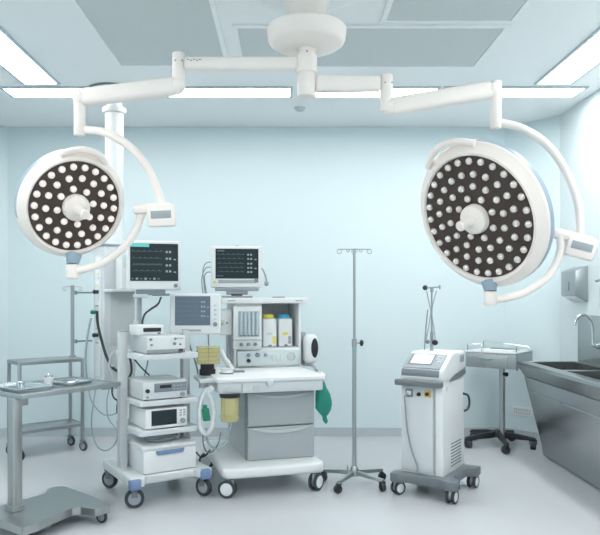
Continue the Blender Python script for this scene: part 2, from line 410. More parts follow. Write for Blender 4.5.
YP = 3.47
def wl(seq, Y=YP): return [tuple(W(a, b, Y)) for a, b in seq]
w = lambda a, b: W(a, b, LY)
# left lamp
lamp('smaller cream surgical lamp at left, hanging in front of the supply column',
     w(0, 64).z, w(178.5, 0).x, w(0, 83).z, w(0, 53).z, w(177, 86), w(81, 98), w(79.5, 0).x, w(0, 136).z, w(0, 91).z,
     [tuple(W(80, 129, LY)), tuple(W(88, 130, LY))] + wl([(106, 133), (129, 146), (147, 167), (158, 192), (161, 206)]),
     wl([(142, 212), (136, 230), (124, 247), (104, 262), (85, 269), (74, 271)]),
     W(153, 211, YP), (4, -3), W(72.5, 271, YP), W(75.5, 207.0, 3.42), .238, .284, 25.5, (.788, .616),
     [(.88, 22, 3), (.64, 14, 8), (.40, 8, 15)], .018, 'ledw', -2, ((-60, 118), (200, 290)), .036)
# right lamp
lamp('larger cream surgical lamp hanging at right, left of the sink wall',
     w(0, 84).z, w(386.5, 0).x, w(0, 112).z, w(0, 75).z, w(390, 107), w(492, 90), w(495.5, 0).x, w(0, 129).z, w(0, 81).z,
     [tuple(W(496, 123, LY)), tuple(W(504, 123.5, LY))] + wl([(523, 129), (546, 144), (564, 168), (577, 200), (580, 225), (579, 240)]),
     wl([(560, 236), (560, 253), (549, 275), (528, 291), (506, 298), (491, 299)]),
     W(573, 240, YP), (-14, 16), W(490.5, 298, YP), W(476, 218.5, 3.40), .325, .390, 40, (-.90, .43),
     [(.92, 27, 2), (.715, 20, 6), (.52, 14, 3), (.335, 8, 12)], .0182, 'led', 12, ((80, 130), (196, 262)), .034)

# ------------------------------------------------------------------ supply pendant
PX, PY, PYAW = -1.364, 5.277, R(35)
pd = thing('supply_pendant', 'white ceiling supply column with socket panel and shelf behind the left lamp', 'supply pendant', (PX, PY, 0), PYAW)
MB().lathe([(0, 3.0), (.20, 3.0), (.20, 2.985), (.17, 2.97), (.09, 2.96), (0, 2.96)], None, 48).build('ceiling_plate', 'white', pd)
MB().lathe([(.20, 2.984), (.205, 2.984), (.205, 2.999), (.20, 2.999)], None, 48).build('plate_seam', 'dgrey', pd)
MB().lathe([(.06, 2.97), (.06, 2.86), (.092, 2.855), (.092, 2.82), (.072, 2.81), (.072, 1.75), (0, 1.75)], None, 40).build('column', 'white', pd)
MB().box((0, 0, 1.20), (.26, .24, 1.10), .012, 3).build('service_head', 'shelf', pd)
MB().box((-.003, 0, 1.757), (.272, .252, .014), .004).build('top_trim', 'blueg', pd)
MB().box((0, 0, .644), (.29, .27, .022), .005).build('bottom_trim', 'blueg', pd)
MB().box((-.1325, .0, 1.2), (.006, .12, .95), .002).build('socket_panel', 'white', pd)
MB().box((.02, -.1225, 1.18), (.19, .006, .42), .002).build('front_panel', 'white2', pd)
sh = MB().box((.03, -.19, 1.40), (.32, .19, .022), .005).build('shelf', 'shelf', pd)
for i, z in enumerate((1.62, 1.53, 1.44, 1.28, 1.19, 1.10, .99)):
    f = MB().box((-.1375, .0, z), (.008, .085, .07), .004).build('outlet', 'white' if i > 2 else 'paper', pd)
    h = MB()
    for q in (-.02, .02): h.cyl((-.1405, q, z), (-.1425, q, z), .009, seg=12)
    h.build('socket_hole', 'yellow' if i in (1, 2) else 'vent', f)
for z, q in ((1.39, -.02), (1.23, .03), (1.05, -.01)):
    k = MB(); k.cyl((-.14, q, z), (-.165, q, z), .014, seg=14); k.ball((-.168, q, z), .017)
    k.build('gas_valve', 'dgreen' if z == 1.23 else 'rubber', pd)
for z in (1.385, 1.0):
    rl = MB(); rl.cyl((-.27, .12, z), (-.14, .12, z), .007, seg=10); rl.cyl((-.278, .12, z), (-.262, .12, z), .016, seg=12); rl.build('side_rail', 'dgrey', pd)
# white box standing on the pendant shelf
def at_local(lx, ly, z, ox, oy, yaw): return (ox + lx * math.cos(yaw) - ly * math.sin(yaw), oy + lx * math.sin(yaw) + ly * math.cos(yaw), z)
dv = thing('pump_box', 'plain white box device standing on the shelf of the supply column', 'medical device', at_local(.05, -.20, 1.411, PX, PY, PYAW), PYAW)
MB().box((0, 0, .15), (.19, .13, .30), .012, 3).build('housing', 'white', dv)
MB().box((-.02, -.067, .21), (.12, .004, .10), .002).build('front_plate', 'lightp', dv)

def cable(name, label, cat, pts, r, m, group=None, ribs=0.0, seg=8, smooth=8):
    o = MB().tube(pts, r, seg, smooth, ribs=ribs).build(name, m, org=pts[0])
    return tag(o, label, cat, group)
cable('power_cord', 'thick black power cord drooping from the supply column sockets to the equipment cart', 'cord',
      wl([(97, 311), (98, 325), (102, 342), (107, 358), (113, 368), (119, 372)], 5.0), .011, 'rubber')
cable('gas_hose', 'grey gas hose running down the left edge of the supply column', 'hose',
      wl([(91, 318), (88, 333), (85.5, 352), (86, 372), (88, 386)], 5.08), .009, 'hoseg')
cable('power_cord', 'thin grey cord hanging in a long loop under the supply column almost to the floor', 'cord',
      wl([(96, 386), (94, 400), (91.5, 420), (93, 436), (98, 447), (106, 450.5), (114, 445), (117.5, 436), (115, 428), (108, 417), (107, 400), (110, 386)], 5.0), .005, 'hoseg')
cable('power_cord', 'grey cord sagging in a shallow bow from the supply column bottom to the cart upright', 'cord',
      wl([(88.5, 388), (91, 400), (97, 409), (104, 414.5), (111, 415), (117, 413), (119, 413)], 4.9), .005, 'hoseg')
cable('power_cord', 'short dark wavy cord between the supply column and the cart upright', 'cord',
      wl([(113, 384), (112, 392), (114, 398), (117.5, 401), (117, 407), (117, 413)], 4.85), .006, 'rubber')
cable('cable_coil', 'pale tangled cable bundle hung between the supply column and the cart', 'cord',
      wl([(118, 350), (113, 352), (110, 358), (112, 366), (116, 362), (117, 354), (112, 355), (109, 364), (112, 374), (115, 384), (113, 392)], 4.95), .006, 'white2')

# ------------------------------------------------------------------ equipment cart
EX, EY, EYAW = -.893, 4.57, R(32)
ec = thing('equipment_cart', 'tall white equipment cart with blue bumpers stacked with electronic devices', 'equipment cart', (EX, EY, 0), EYAW)
b = MB(); b.prism([(-.285, -.30), (-.19, -.30), (-.17, -.25), (.17, -.25), (.19, -.30), (.285, -.30), (.285, .30), (.19, .30), (.17, .26), (-.17, .26), (-.19, .30), (-.285, .30)], .135, .198, None, .012)
b.build('base_frame', 'shelf', ec)
for x in (-.243, .243): MB().box((x - .008, -.285, .158), (.074, .062, .070), .014, 3).build('bumper', 'blue', ec)['label'] = 'blue corner bumper'
for x, y in ((-.2425, -.255), (.2425, -.255), (-.2425, .265), (.2425, .265)):
    caster(ec, x, y, .062, .034, .14, R({(-1, -1): 74, (1, -1): 28, (-1, 1): 36, (1, 1): 20}[(1 if x > 0 else -1, 1 if y > 0 else -1)]), 'slate', 'rubber', 'grey', .0)
for x in (-.228, .228):
    MB().box((x, .03, .655), (.052, .066, .92), .006).build('upright', 'white2', ec)
    MB().box((x, .03, 1.118), (.056, .070, .008), .002).build('upright_cap', 'hub', ec)
for z in (.975, .674, .482):
    s = MB(); s.prism(rrect(-.207, .207, -.255, .25, .02), z - .036, z, None, .004); s.build('shelf', 'shelf', ec)
cb = MB().box((.004, -.005, .2735), (.375, .46, .151), .006).build('drawer_cabinet', 'shelf', ec)
MB().box((.004, -.005, .3625), (.382, .47, .027), .008).build('cabinet_lid', 'white', ec)
dr = MB().box((.004, -.241, .272), (.368, .016, .142), .006).build('drawer', 'white', ec)
hd = MB(); hd.prism([(-.10, .345), (-.09, .318), (.09, .318), (.10, .345)], 0, .016, XZ(-.249), .003); hd.build('handle', 'blue', dr)['label'] = 'blue drawer handle'
MB().cyl((-.05, .2, .975), (-.05, .2, 1.42), .019, seg=20).build('monitor_post', 'hub', ec)
MB().box((-.05, .2, 1.1), (.075, .03, .16), .004).build('post_plate', 'white2', ec)
def on_cart(name, label, cat, x, y, z, group=None): return thing(name, label, cat, at_local(x, y, z, EX, EY, EYAW), EYAW, group)
# top small box
d0 = on_cart('receiver_box', 'small white box with dark window on top of the device stack', 'medical device', -.085, -.04, 1.0935)
MB().box((0, 0, .035), (.19, .16, .068), .008, 3).build('housing', 'white', d0)
MB().box((.012, -.0805, .036), (.125, .004, .027), .001).build('window', 'black', d0)
MB().box((.06, -.0805, .012), (.022, .004, .012), .001).build('port', 'vent', d0)
# camera control unit
d1 = on_cart('control_unit', 'white and grey electronic control unit on the top shelf of the equipment cart', 'medical device', -.02, -.075, .975, 'devices on the equipment cart')
MB().box((0, 0, .062), (.27, .32, .113), .006).build('housing', 'white2', d1)
f1 = MB().box((0, -.163, .073), (.266, .01, .088), .004).build('front_panel', 'white', d1)
MB().box((0, -.163, .018), (.266, .011, .026), .003).build('lower_strip', 'grey', d1)
k = MB()
for x, z, r in ((-.11, .098, .009), (-.105, .062, .007), (.055, .066, .010), (.095, .060, .007), (.06, .098, .008)): k.cyl((x, -.168, z), (x, -.178, z), r, seg=16)
k.build('button', 'dgrey', f1)
MB().box((.10, -.170, .02), (.03, .004, .018), .001).build('port', 'black', d1)
MB().box((.095, -.169, .10), (.05, .003, .006)).build('printed_mark', 'hub', f1)
for x, y in ((-.11, -.13), (.11, -.13), (-.11, .13), (.11, .13)): MB().cyl((x, y, 0), (x, y, .007), .012, seg=12).build('foot', 'rubber', d1)
# second unit
d2 = on_cart('control_unit', 'white control unit with wide dark grey display strip on the middle cart shelf', 'medical device', -.03, -.08, .674, 'devices on the equipment cart')
MB().box((0, 0, .066), (.31, .32, .12), .006).build('housing', 'white2', d2)
f2 = MB().box((0, -.163, .064), (.306, .01, .112), .004).build('front_panel', 'shelf', d2)
sp = MB(); sp.box((.035, -.170, .082), (.226, .006, .058), .002); sp.box((.0, -.1735, .088), (.08, .002, .022), 0, mi=1)
for i in range(4):
    sp.box((.06 + i * .024, -.1735, .068), (.014, .002, .008), mi=2); sp.box((.06 + i * .024, -.1735, .09), (.014, .002, .008), mi=2)
sp.build('display_strip', ['dgrey', 'black', 'hub'], f2)
for x, z, r, m in ((-.125, .066, .013, 'black'), (.118, .03, .014, 'grey'), (-.125, .025, .007, 'grey')):
    MB().cyl((x, -.168, z), (x, -.184, z), r, seg=18).build('knob', m, f2)
for x, y in ((-.12, -.13), (.12, -.13), (-.12, .13), (.12, .13)): MB().cyl((x, y, 0), (x, y, .007), .012, seg=12).build('foot', 'rubber', d2)
# third unit
d3 = on_cart('control_unit', 'white control unit with square black screen on the lowest shelf of the equipment cart', 'medical device', -.02, -.08, .482, 'devices on the equipment cart')
MB().box((0, 0, .071), (.295, .32, .13), .008).build('housing', 'white', d3)
f3 = MB().box((0, -.162, .071), (.291, .01, .126), .004).build('front_panel', 'white', d3)
sp = MB(); sp.box((-.018, -.168, .076), (.176, .006, .098), .002)
sp.build('screen', 'screen', f3)
MB().cyl((.112, -.166, .045), (.112, -.182, .045), .017, seg=20).build('knob', 'grey', f3)
k = MB()
for i in range(3):
    for j in range(2): k.box((.098 + j * .026, -.168, .082 + i * .016), (.016, .004, .009), .001)
k.build('keypad', 'hub', f3)
for x, y in ((-.12, -.13), (.12, -.13), (-.12, .13), (.12, .13)): MB().cyl((x, y, 0), (x, y, .007), .012, seg=12).build('foot', 'rubber', d3)
# bits on the drawer lid
cp = on_cart('instrument_coil', 'grey coiled lead lying on the drawer lid below the lowest shelf of the cart', 'cord', .0, -.1, .376)
q = []
for k_ in range(40):
    a = k_ * .63; q.append(((.085 + .012 * math.sin(k_)) * math.cos(a) * 1.2, (.06 + .01 * math.cos(k_ * 1.7)) * math.sin(a), .0075 + .0010 * k_))
MB().tube(q, .007, 8, 3).build('coil', 'grey', cp)
# cords behind the shelves
cable('signal_cable', 'black cable curving down from the left monitor to the small box', 'cord',
      wl([(161, 297), (158, 304), (151, 309), (145, 314), (142.5, 321), (142.5, 324)], 4.56), .007, 'rubber')
cable('signal_cable', 'black crossed cables seen between the upper shelves of the cart', 'cord',
      [at_local(-.10, .26, .95, EX, EY, EYAW), at_local(-.02, .27, .85, EX, EY, EYAW), at_local(.08, .275, .75, EX, EY, EYAW), at_local(.15, .27, .66, EX, EY, EYAW)], .006, 'rubber')
cable('signal_cable', 'black bowed cable hanging beside the left upright between the upper shelves', 'cord',
      [at_local(-.12, .23, .94, EX, EY, EYAW), at_local(-.09, .262, .88, EX, EY, EYAW), at_local(-.085, .272, .80, EX, EY, EYAW), at_local(-.13, .265, .74, EX, EY, EYAW)], .008, 'rubber')
cable('signal_cable', 'thin grey lead hanging behind the middle shelf of the cart', 'cord',
      [at_local(.05, .265, .96, EX, EY, EYAW), at_local(.04, .285, .85, EX, EY, EYAW), at_local(.0, .29, .70, EX, EY, EYAW)], .005, 'dgrey')

# ------------------------------------------------------------------ monitors
def monitor(label, loc, yaw, tilt, w, h, d, sw, sh, sx, sz, kind, group='patient monitors'):
    t = thing('patient_monitor', label, 'monitor', loc, yaw, group, tilt)
    MB().box((0, 0, 0), (w, d, h), .012, 3).build('housing', 'white', t)
    MB().box((0, d / 2 + .015, -.01), (w * .7, .035, h * .7), .012, 3).build('rear_cover', 'white2', t)
    y = -d / 2 - .001
    s = MB(); s.box((sx, y, sz), (sw, .004, sh))
    x0, x1, z0, z1 = sx - sw / 2, sx + sw / 2, sz - sh / 2, sz + sh / 2; yy = y - .0025
    rnd = random.Random(int(w * 1000))
    if kind == 1: s.box((x0 + sw * .2, yy, z1 - sh * .05), (sw * .39, .001, sh * .085), mi=1)
    if kind == 3: s.box((x0 + sw * .12, yy, z1 - sh * .07), (sw * .17, .001, sh * .04), mi=2)
    rows = {1: (.22, .40, .58, .74), 2: (.2, .36, .52, .68), 3: (.2, .34, .5, .64, .78)}[kind]
    for i, rr in enumerate(rows):
        zz = z1 - sh * rr; n = 26
        for j in range(n):
            hh = sh * (.012 + (.035 * (1 if j % 5 == i % 5 else 0)))
            if kind == 1 and i == 2: hh = sh * .05 * (j % 2) + .001
            s.box((x0 + sw * (.04 + .62 * (j + .5) / n), yy, zz + hh / 2), (sw * .62 / n, .001, .0016 + (hh if hh > sh * .03 else 0) * .35), mi=2)
    for i, rr in enumerate(rows):
        zz = z1 - sh * rr
        for k in range(2):
            s.box((x0 + sw * (.76 + .035 * 2 * k), yy, zz), (sw * .045, .001, sh * .055), mi=3)
        if i % 2: s.box((x0 + sw * .93, yy, zz - sh * .02), (sw * .05, .001, sh * .03), mi=3)
    for i in range(7):
        if kind == 1: s.box((x0 + sw * (.05 + .09 * i), yy, z0 + sh * .06), (sw * .05, .001, sh * .05 * (1 if i % 2 else .6)), mi=3 if i % 2 else 2)
        elif i < 3: s.box((x0 + sw * (.06 + .05 * i), yy, z0 + sh * .09), (sw * .035, .001, sh * .03), mi=2)
    s.build('screen', ['screen2' if kind == 2 else 'screen', 'teal', 'trace', 'trace2'], t)
    return t
# left monitor on the cart post
m1 = monitor('large patient monitor with teal bar on its black screen, mounted above the equipment cart', tuple(W(153.5, 265.5, 4.62)), R(14), R(-5),
             .372, .345, .065, .328, .262, .004, .018, 1)
MB().cyl((.150, -.033, -.145), (.150, -.046, -.145), .014, seg=20).build('knob', 'dgrey', m1)
bk = MB(); bk.box((-.02, .02, -.187), (.20, .08, .03), .004); bk.box((-.03, .075, -.165), (.10, .07, .07), .006); bk.box((.05, 0, -.205), (.12, .07, .012), .003); bk.build('mount_bracket', 'dgrey', m1)
MB().box((-.09, -.01, -.215), (.10, .05, .022), .004).build('bracket_clamp', 'white2', m1)
# small module clamp hanging under the bracket
# second monitor on an arm left of the anaesthesia machine
m2 = monitor('smaller patient monitor with screen greyed by painted glare, on an arm between cart and anaesthesia machine', tuple(W(195.5, 314, 4.74)), R(4), R(-3),
             .360, .290, .07, .250, .208, -.018, .022, 2)
MB().cyl((.142, -.035, -.075), (.142, -.050, -.075), .016, seg=20).build('knob', 'dgrey', m2)
k = MB()
for i in range(4): k.box((.143, -.037, -.035 + i * .032), (.022, .006, .016), .003)
k.build('button', 'lightp', m2)
MB().box((.0, -.036, -.118), (.085, .005, .014), .002).build('handle_slot', 'hub', m2)
ar = MB(); ar.box((0, .06, 0), (.09, .05, .09), .008); ar.tube([(0, .08, 0), (.06, .17, -.02), (.14, .28, -.05), (.185, .33, -.06)], .020, 12, 6); ar.build('mount_arm', 'white2', m2)
# monitor on top of the anaesthesia machine
m3 = monitor('patient monitor standing on top of the anaesthesia machine', tuple(W(237, 267, 5.15)), R(5), R(-3),
             .405, .325, .06, .332, .232, .0, .023, 3)
MB().box((-.195 + .022, -.031, -.118), (.02, .004, .02), .002).build('indicator', 'yellow', m3)
MB().box((.0, -.031, -.116), (.29, .004, .026), .001).build('key_strip', 'hub', m3)
MB().box((.15, -.032, -.110), (.03, .005, .03), .002).build('knob', 'dgrey', m3)
st = MB(); st.box((.0, .03, -.175), (.34, .11, .018), .004); st.box((.0, .035, -.197), (.17, .09, .030), .004); st.cyl((0, .04, -.205), (0, .052, -.228), .05, .04, 20); st.build('neck', 'grey', m3)
MB().box((.0, .055, -.2315), (.24, .16, .012), .004).build('stand', 'grey', m3)
MB().cyl((.0, .0, .16), (.0, .0, .168), .012, seg=14).build('camera_dot', 'dgrey', m3)
lead_pts = [[(211, 262), (206, 263), (203, 270), (204, 283), (205.5, 296), (206, 304)], [(211, 267), (206, 268), (202.5, 275), (202, 285), (204, 300)], [(211, 272), (207, 272.5), (204.5, 277), (206, 290), (209, 303)]]
for lp, lb in zip(lead_pts, ('topmost thin grey lead looping out of the left side of the top monitor', 'middle thin grey lead looping out of the left side of the top monitor', 'lowest thin grey lead looping out of the left side of the top monitor')):
    cable('monitor_lead', lb, 'cord', wl(lp, 5.15), .004, 'dgrey', 'leads of the top monitor')
sr = MB(); sr.tube(wl([(261.5, 268), (264, 272), (266, 278), (266.5, 283)], 5.14), .006, 8, 6)
sr.ball(W(266.5, 283.5, 5.14), .018, (1, 1, 1.2)); tag(sr.build('sensor_probe', 'grey', org=W(262, 268, 5.14)), 'small grey probe hanging at the right side of the top monitor', 'sensor')

# ------------------------------------------------------------------ anaesthesia machine
AX, AY, AYAW = -.275, 4.65, R(16.3)
am = thing('anaesthesia_machine', 'large white anaesthesia machine with two grey drawers and instrument panel', 'anaesthesia machine', (AX, AY, 0), AYAW)
fr = [(x, y) for x, y in rrect(-.205, .525, -.215, .74, .07)]
MB().prism(fr, .128, .200, None, .022, 3).build('base', 'white', am)
for x, y in ((-.165, -.165), (.465, -.165), (-.17, .63), (.46, .63)):
    hooded(am, x, y, .061, .06, .14, R(62 if x < 0 else -52), 'grey', 'rubber', 'hubw')
MB().box((.25, .33, .448), (.50, .64, .50), .01).build('body', 'white2', am)
MB().box((.25, .02, .448), (.502, .06, .496), .006).build('drawer_surround', 'grey', am)
for z0, z1 in ((.440, .676), (.202, .432)):
    zc, hh = (z0 + z1) / 2, z1 - z0
    d = MB().box((.25, -.022, zc), (.492, .03, hh), .006, 3).build('drawer', 'drawer', am)
    hp = [(.035 + .43 * k / 20, z1 - .008 - .038 * math.sin(PI * k / 20) ** .8) for k in range(21)]
    hp += [(.465 - .43 * k / 20, z1 - .006 - .016 * math.sin(PI * k / 20)) for k in range(1, 20)]
    MB().prism(hp, 0, .013, XZ(-.034), .002, 1).build('handle', 'handle', d)
wt = MB(); wt.prism(rrect(-.235, .548, -.155, .60, .05), .765, .800, None, .010, 3); wt.build('worktop', 'white', am)
ap = MB(); ap.prism(rrect(-.22, .535, -.142, .55, .04), .692, .768, None, .008); ap.build('apron', 'shelf', am)
MB().box((-.06, -.148, .726), (.004, .006, .066)).build('apron_seam', 'hub', am)
MB().cyl((.135, -.138, .756), (.135, -.168, .756), .024, seg=22, bev=.004).build('apron_knob', 'lightp', am)
MB().cyl((.04, -.140, .722), (.04, -.148, .722), .022, seg=22).build('round_plate', 'white2', am)
MB().cyl((-.14, -.140, .722), (-.14, -.148, .722), .022, seg=22).build('round_plate', 'white2', am)
ub = MB(); ub.box((.124, .615, 1.05), (.212, .33, .51), .006); ub.box((.285, .615, .872), (.53, .33, .150), .006)
ub.box((.285, .765, 1.05), (.53, .03, .51), .003); ub.box((.541, .615, 1.05), (.018, .33, .51), .004)
ub.build('upper_cabinet', 'white', am)
MB().box((.385, .747, 1.12), (.295, .006, .33)).build('recess_back', 'recess', am)
MB().box((.385, .61, .951), (.295, .27, .008)).build('recess_floor', 'recess', am)
MB().prism(rrect(-.105, .60, .40, .80, .03), 1.300, 1.345, None, .008).build('top_slab', 'white', am)
MB().box((.36, .43, 1.349), (.09, .05, .008), .003).build('slab_recess', 'dgrey', am)
for x in (-.02, .52): MB().box((x, .399, 1.322), (.06, .003, .008)).build('slab_mark', 'hub', am)
fm = MB().box((.112, .440, 1.150), (.226, .03, .262), .008, 3).build('flowmeter_panel', 'white', am)
MB().box((.120, .4235, 1.143), (.165, .006, .196), .002).build('flow_window', 'window', fm)
for i in range(5):
    x = .058 + i * .031
    q = MB(); q.cyl((x, .415, 1.05), (x, .415, 1.235), .0105, seg=14); q.build('flow_tube', 'tube', fm)
    MB().cyl((x, .415, 1.047), (x, .415, 1.058), .012, seg=14).build('tube_foot', 'dgrey', fm)
kp = MB().box((.112, .444, .983), (.226, .022, .066), .005).build('knob_panel', 'shelf', am)
for x in (.062, .118, .172): MB().cyl((x, .432, .985), (x, .405, .985), .014, .012, 18, bev=.002).build('flow_knob', 'dgrey', kp)
lp = MB().box((.285, .442, .873), (.50, .016, .118), .005).build('lower_panel', 'lightp', am)
for x, z, r, m in ((.118, .901, .0155, 'dgrey'), (.190, .901, .019, 'dgrey'), (.256, .901, .014, 'hub'), (.12, .858, .0155, 'black')):
    MB().cyl((x, .434, z), (x, .412, z), r, r * .85, 20, bev=.002).build('control_knob', m, lp)
g = MB(); g.lathe([(.034, 0), (.034, .006), (.028, .006), (.026, .002), (0, .002)], Matrix.Translation((.465, .434, .885)) @ Matrix.Rotation(R(90), 4, 'X'), 32); g.build('gauge', 'white2', lp)
for i in range(3): MB().box((.315 + i * .035, .432, .875), (.018, .006, .05), .002).build('rocker_switch', 'shelf', lp)
MB().box((-.045, .60, 1.155), (.10, .24, .20), .014, 3).build('side_module', 'white', am)
MB().cyl((-.04, .478, 1.15), (-.04, .472, 1.15), .008, seg=12).build('side_dot', 'dgrey', am)
sr = MB(); sr.box((-.012, .56, .97), (.03, .06, .34), .004); sr.build('side_rail', 'hub', am)
# right hand absorber head
rm = MB(); rm.box((.635, .47, .935), (.115, .10, .235), .04, 4); rm.build('right_module', 'white', am)
MB().ball((.655, .425, .945), .04, (.78, .45, 2.0)).build('oval_window', 'black', am)
MB().box((.585, .52, .94), (.05, .05, .26), .012).build('module_bracket', 'grey', am)
k = MB(); k.tube([(.60, .46, .82), (.62, .36, .812), (.585, .22, .812), (.56, .10, .805)], .012, 8, 6); k.box((.61, .47, .812), (.07, .07, .022), .006); k.build('support_arm', 'grey', am)
# bag pivot on the worktop corner
MB().cyl((.545, -.02, .79), (.575, -.03, .775), .022, .018, 16).build('bag_mount', 'white', am)
# left: bellows, absorber and canister
br = MB(); br.box((-.275, .06, .775), (.13, .26, .03), .008); br.box((-.235, .0, .74), (.08, .10, .05), .01); br.cyl((-.30, .02, .72), (-.30, .02, .79), .03, seg=18); br.build('absorber_bracket', 'white2', am)
MB().lathe([(0, .79), (.058, .79), (.058, .83), (.05, .835), (.05, .868), (.066, .872), (0, .872)], Matrix.Translation((-.245, .17, 0)), 32).build('bellows_base', 'black', am)
be = MB(); be.box((-.245, .17, .933), (.142, .10, .122), .006)
for q_ in range(5): be.box((-.245, .17, .878 + q_ * .0275), (.150, .108, .012), .004)
be.build('bellows', 'amber', am)['label'] = 'yellow ribbed bellows'
for dx in (-.076, 0.0, .076): MB().cyl((-.245 + dx, .114, .872), (-.245 + dx, .114, .998), .0035, seg=8).build('bellows_rod', 'amber2', am)
vl = MB(); vl.lathe([(0, .80), (.05, .80), (.05, .815), (.042, .822), (.042, .838), (0, .84)], Matrix.Translation((-.115, .12, 0)), 28); vl.build('valve_dome', 'white', am)
MB().lathe([(.0, .80), (.05, .80), (.052, .811), (0, .811)], Matrix.Translation((-.115, .12, 0)), 28).build('valve_ring', 'dgrey', am)
MB().box((-.03, .20, .806), (.12, .06, .012), .003).build('tray_clip', 'dgrey', am)
el = MB(); el.tube([(-.12, .33, .95), (-.10, .30, .90), (-.06, .27, .84), (-.04, .25, .805)], .020, 12, 6); el.build('elbow_hose', 'hose', am)
ca = MB(); ca.lathe([(0, .505), (.055, .505), (.060, .512), (.060, .53), (.064, .532), (.064, .545), (.060, .547), (.060, .672), (0, .672)], Matrix.Translation((-.140, -.115, 0)), 36)
ca.build('canister', 'amber', am)['label'] = 'amber absorber canister'
MB().lathe([(0, .668), (.068, .668), (.070, .675), (.070, .694), (0, .694)], Matrix.Translation((-.140, -.115, 0)), 36).build('canister_cap', 'black', am)
for a in (0, 90, 180, 270): MB().box((-.140 + .062 * math.cos(R(a + 40)), -.115 + .062 * math.sin(R(a + 40)), .59), (.006, .006, .16), .001).build('canister_rib', 'amber2', am)
cb_ = MB(); cb_.tube([(-.07, -.02, .66), (-.10, .0, .50), (-.14, -.02, .36), (-.20, -.03, .30), (-.27, -.05, .34), (-.30, -.05, .45)], .008, 8, 8); cb_.build('sample_line', 'hoseg', am)

# breathing hose loop and clip
hp = [(212, 388), (205, 392), (200.5, 402), (199.5, 416), (201.5, 428), (206.5, 433), (211.5, 428), (213.5, 415), (212, 402), (209, 393), (212, 388)]
ho = MB(); ho.tube([Vector(p) + Vector((0, .02 * math.sin(i), 0)) for i, p in enumerate(wl(hp, 4.47))], .019, 12, 14, ribs=.14)
tag(ho.build('breathing_hose', 'hose', org=W(212, 388, 4.47)), 'white corrugated breathing hose looped at the left side of the anaesthesia machine', 'hose')
gc = MB(); gc.box(W(206, 414.5, 4.47), (.05, .028, .088), .010, 3, rot=Matrix.Rotation(R(-8), 4, 'Y')); gc.box(W(205, 407, 4.47), (.03, .02, .03), .006)
tag(gc.build('hose_clip', 'dgreen', org=W(206, 414.5, 4.47)), 'small green clip inside the white hose loop', 'clip')
cable('power_cord', 'thin dark cord hanging below the white breathing hose', 'cord', wl([(203, 432), (203, 442), (206, 451), (212, 452), (218, 444), (221, 432)], 4.6), .005, 'dgrey')
cable('power_cord', 'black forked cord end poking out between the cart and the anaesthesia machine', 'cord', wl([(196, 452), (201, 457), (206, 455), (210, 450)], 4.62), .006, 'rubber')
cable('power_cord', 'dark lead running down from the arm monitor behind the yellow bellows', 'cord', wl([(208, 331), (208.5, 340), (208.5, 350), (207, 362)], 4.90), .005, 'dgrey')
cable('power_cord', 'dark lead slanting down from the arm monitor to the left of the yellow bellows', 'cord', wl([(187, 334), (190, 346), (194, 358), (197, 368), (198, 374)], 4.78), .006, 'dgrey')

# green breathing bag
bo = W(320.5, 377, 4.76)
bag = MB(); prof = [(0, 0), (.018, -.002), (.020, -.02), (.026, -.045), (.040, -.085), (.054, -.135), (.063, -.19), (.061, -.225), (.048, -.258), (.028, -.282), (.016, -.298), (.018, -.318), (.016, -.338), (.006, -.352), (0, -.354)]
bag.lathe([(r, z) for r, z in prof], Matrix.Rotation(R(-7), 4, 'Y') @ Matrix.Diagonal((1, .62, .97, 1)), 32)
for v in bag.bm.verts:
    a = math.atan2(v.co.y, v.co.x); v.co.x += .004 * math.sin(9 * v.co.z * 10 + 2 * a); v.co.y += .004 * math.cos(4 * a)
bg = bag.build('breathing_bag', 'green'); bg.location = bo; bg.rotation_euler = (0, 0, R(16))
tag(bg, 'green rubber breathing bag hanging from the right end of the anaesthesia worktop', 'breathing bag')

# vaporizers
def vaporizer(x, capm, label):
    t = thing('vaporizer', label, 'vaporizer', at_local(x, .56, .955, AX, AY, AYAW), AYAW, 'vaporizers in the recess')
    MB().box((0, 0, .112), (.112, .13, .224), .010, 3).build('housing', 'white', t)
    MB().lathe([(0, .224), (.050, .224), (.052, .230), (.050, .246), (.040, .258), (0, .260)], None, 32).build('dial', capm, t)
    MB().lathe([(.0, 0), (.020, 0), (.020, .004), (0, .004)], Matrix.Translation((-.005, -.065, .105)) @ Matrix.Rotation(R(90), 4, 'X') @ Matrix.Diagonal((1.2, .6, 1, 1)), 24).build('gauge', 'lightp' if capm == 'yellow' else 'yellow', t)
    MB().box((.035 if capm == 'yellow' else .032, -.0665, .055), (.024, .003, .06), .001).build('sticker', 'yellow' if capm == 'yellow' else 'hub', t)
    MB().box((.0, -.068, .012), (.026, .008, .014), .003).build('drain_plug', 'dgrey', t)
    return t
vaporizer(.308, 'yellow', 'white vaporizer with yellow dial in the anaesthesia machine recess')
vaporizer(.438, 'cyan', 'white vaporizer with blue dial in the anaesthesia machine recess')

# ------------------------------------------------------------------ infusion stand
iv = thing('infusion_stand', 'tall chrome infusion stand on four black castors right of the anaesthesia machine', 'infusion stand', (.497, 4.73, 0))
MB().cyl((0, 0, .075), (0, 0, 1.02), .0145, seg=18).build('pole', 'steel2', iv)
MB().cyl((0, 0, 1.02), (0, 0, 1.695), .0095, seg=16).build('inner_pole', 'steel2', iv)
MB().lathe([(0, .07), (.032, .07), (.034, .08), (.03, .12), (.018, .14), (0, .14)], None, 24).build('hub', 'steel2', iv)
cl = MB(); cl.cyl((0, 0, .99), (0, 0, 1.05), .019, seg=16); cl.cyl((.01, 0, 1.02), (.045, 0, 1.02), .006, seg=10); cl.build('clamp', 'hub', iv)
MB().ball((.052, 0, 1.02), .018, (.8, 1, 1.3)).build('clamp_knob', 'black', iv)
MB().cyl((0, 0, .955), (0, 0, .975), .0155, seg=16).build('pole_band', 'band', iv)
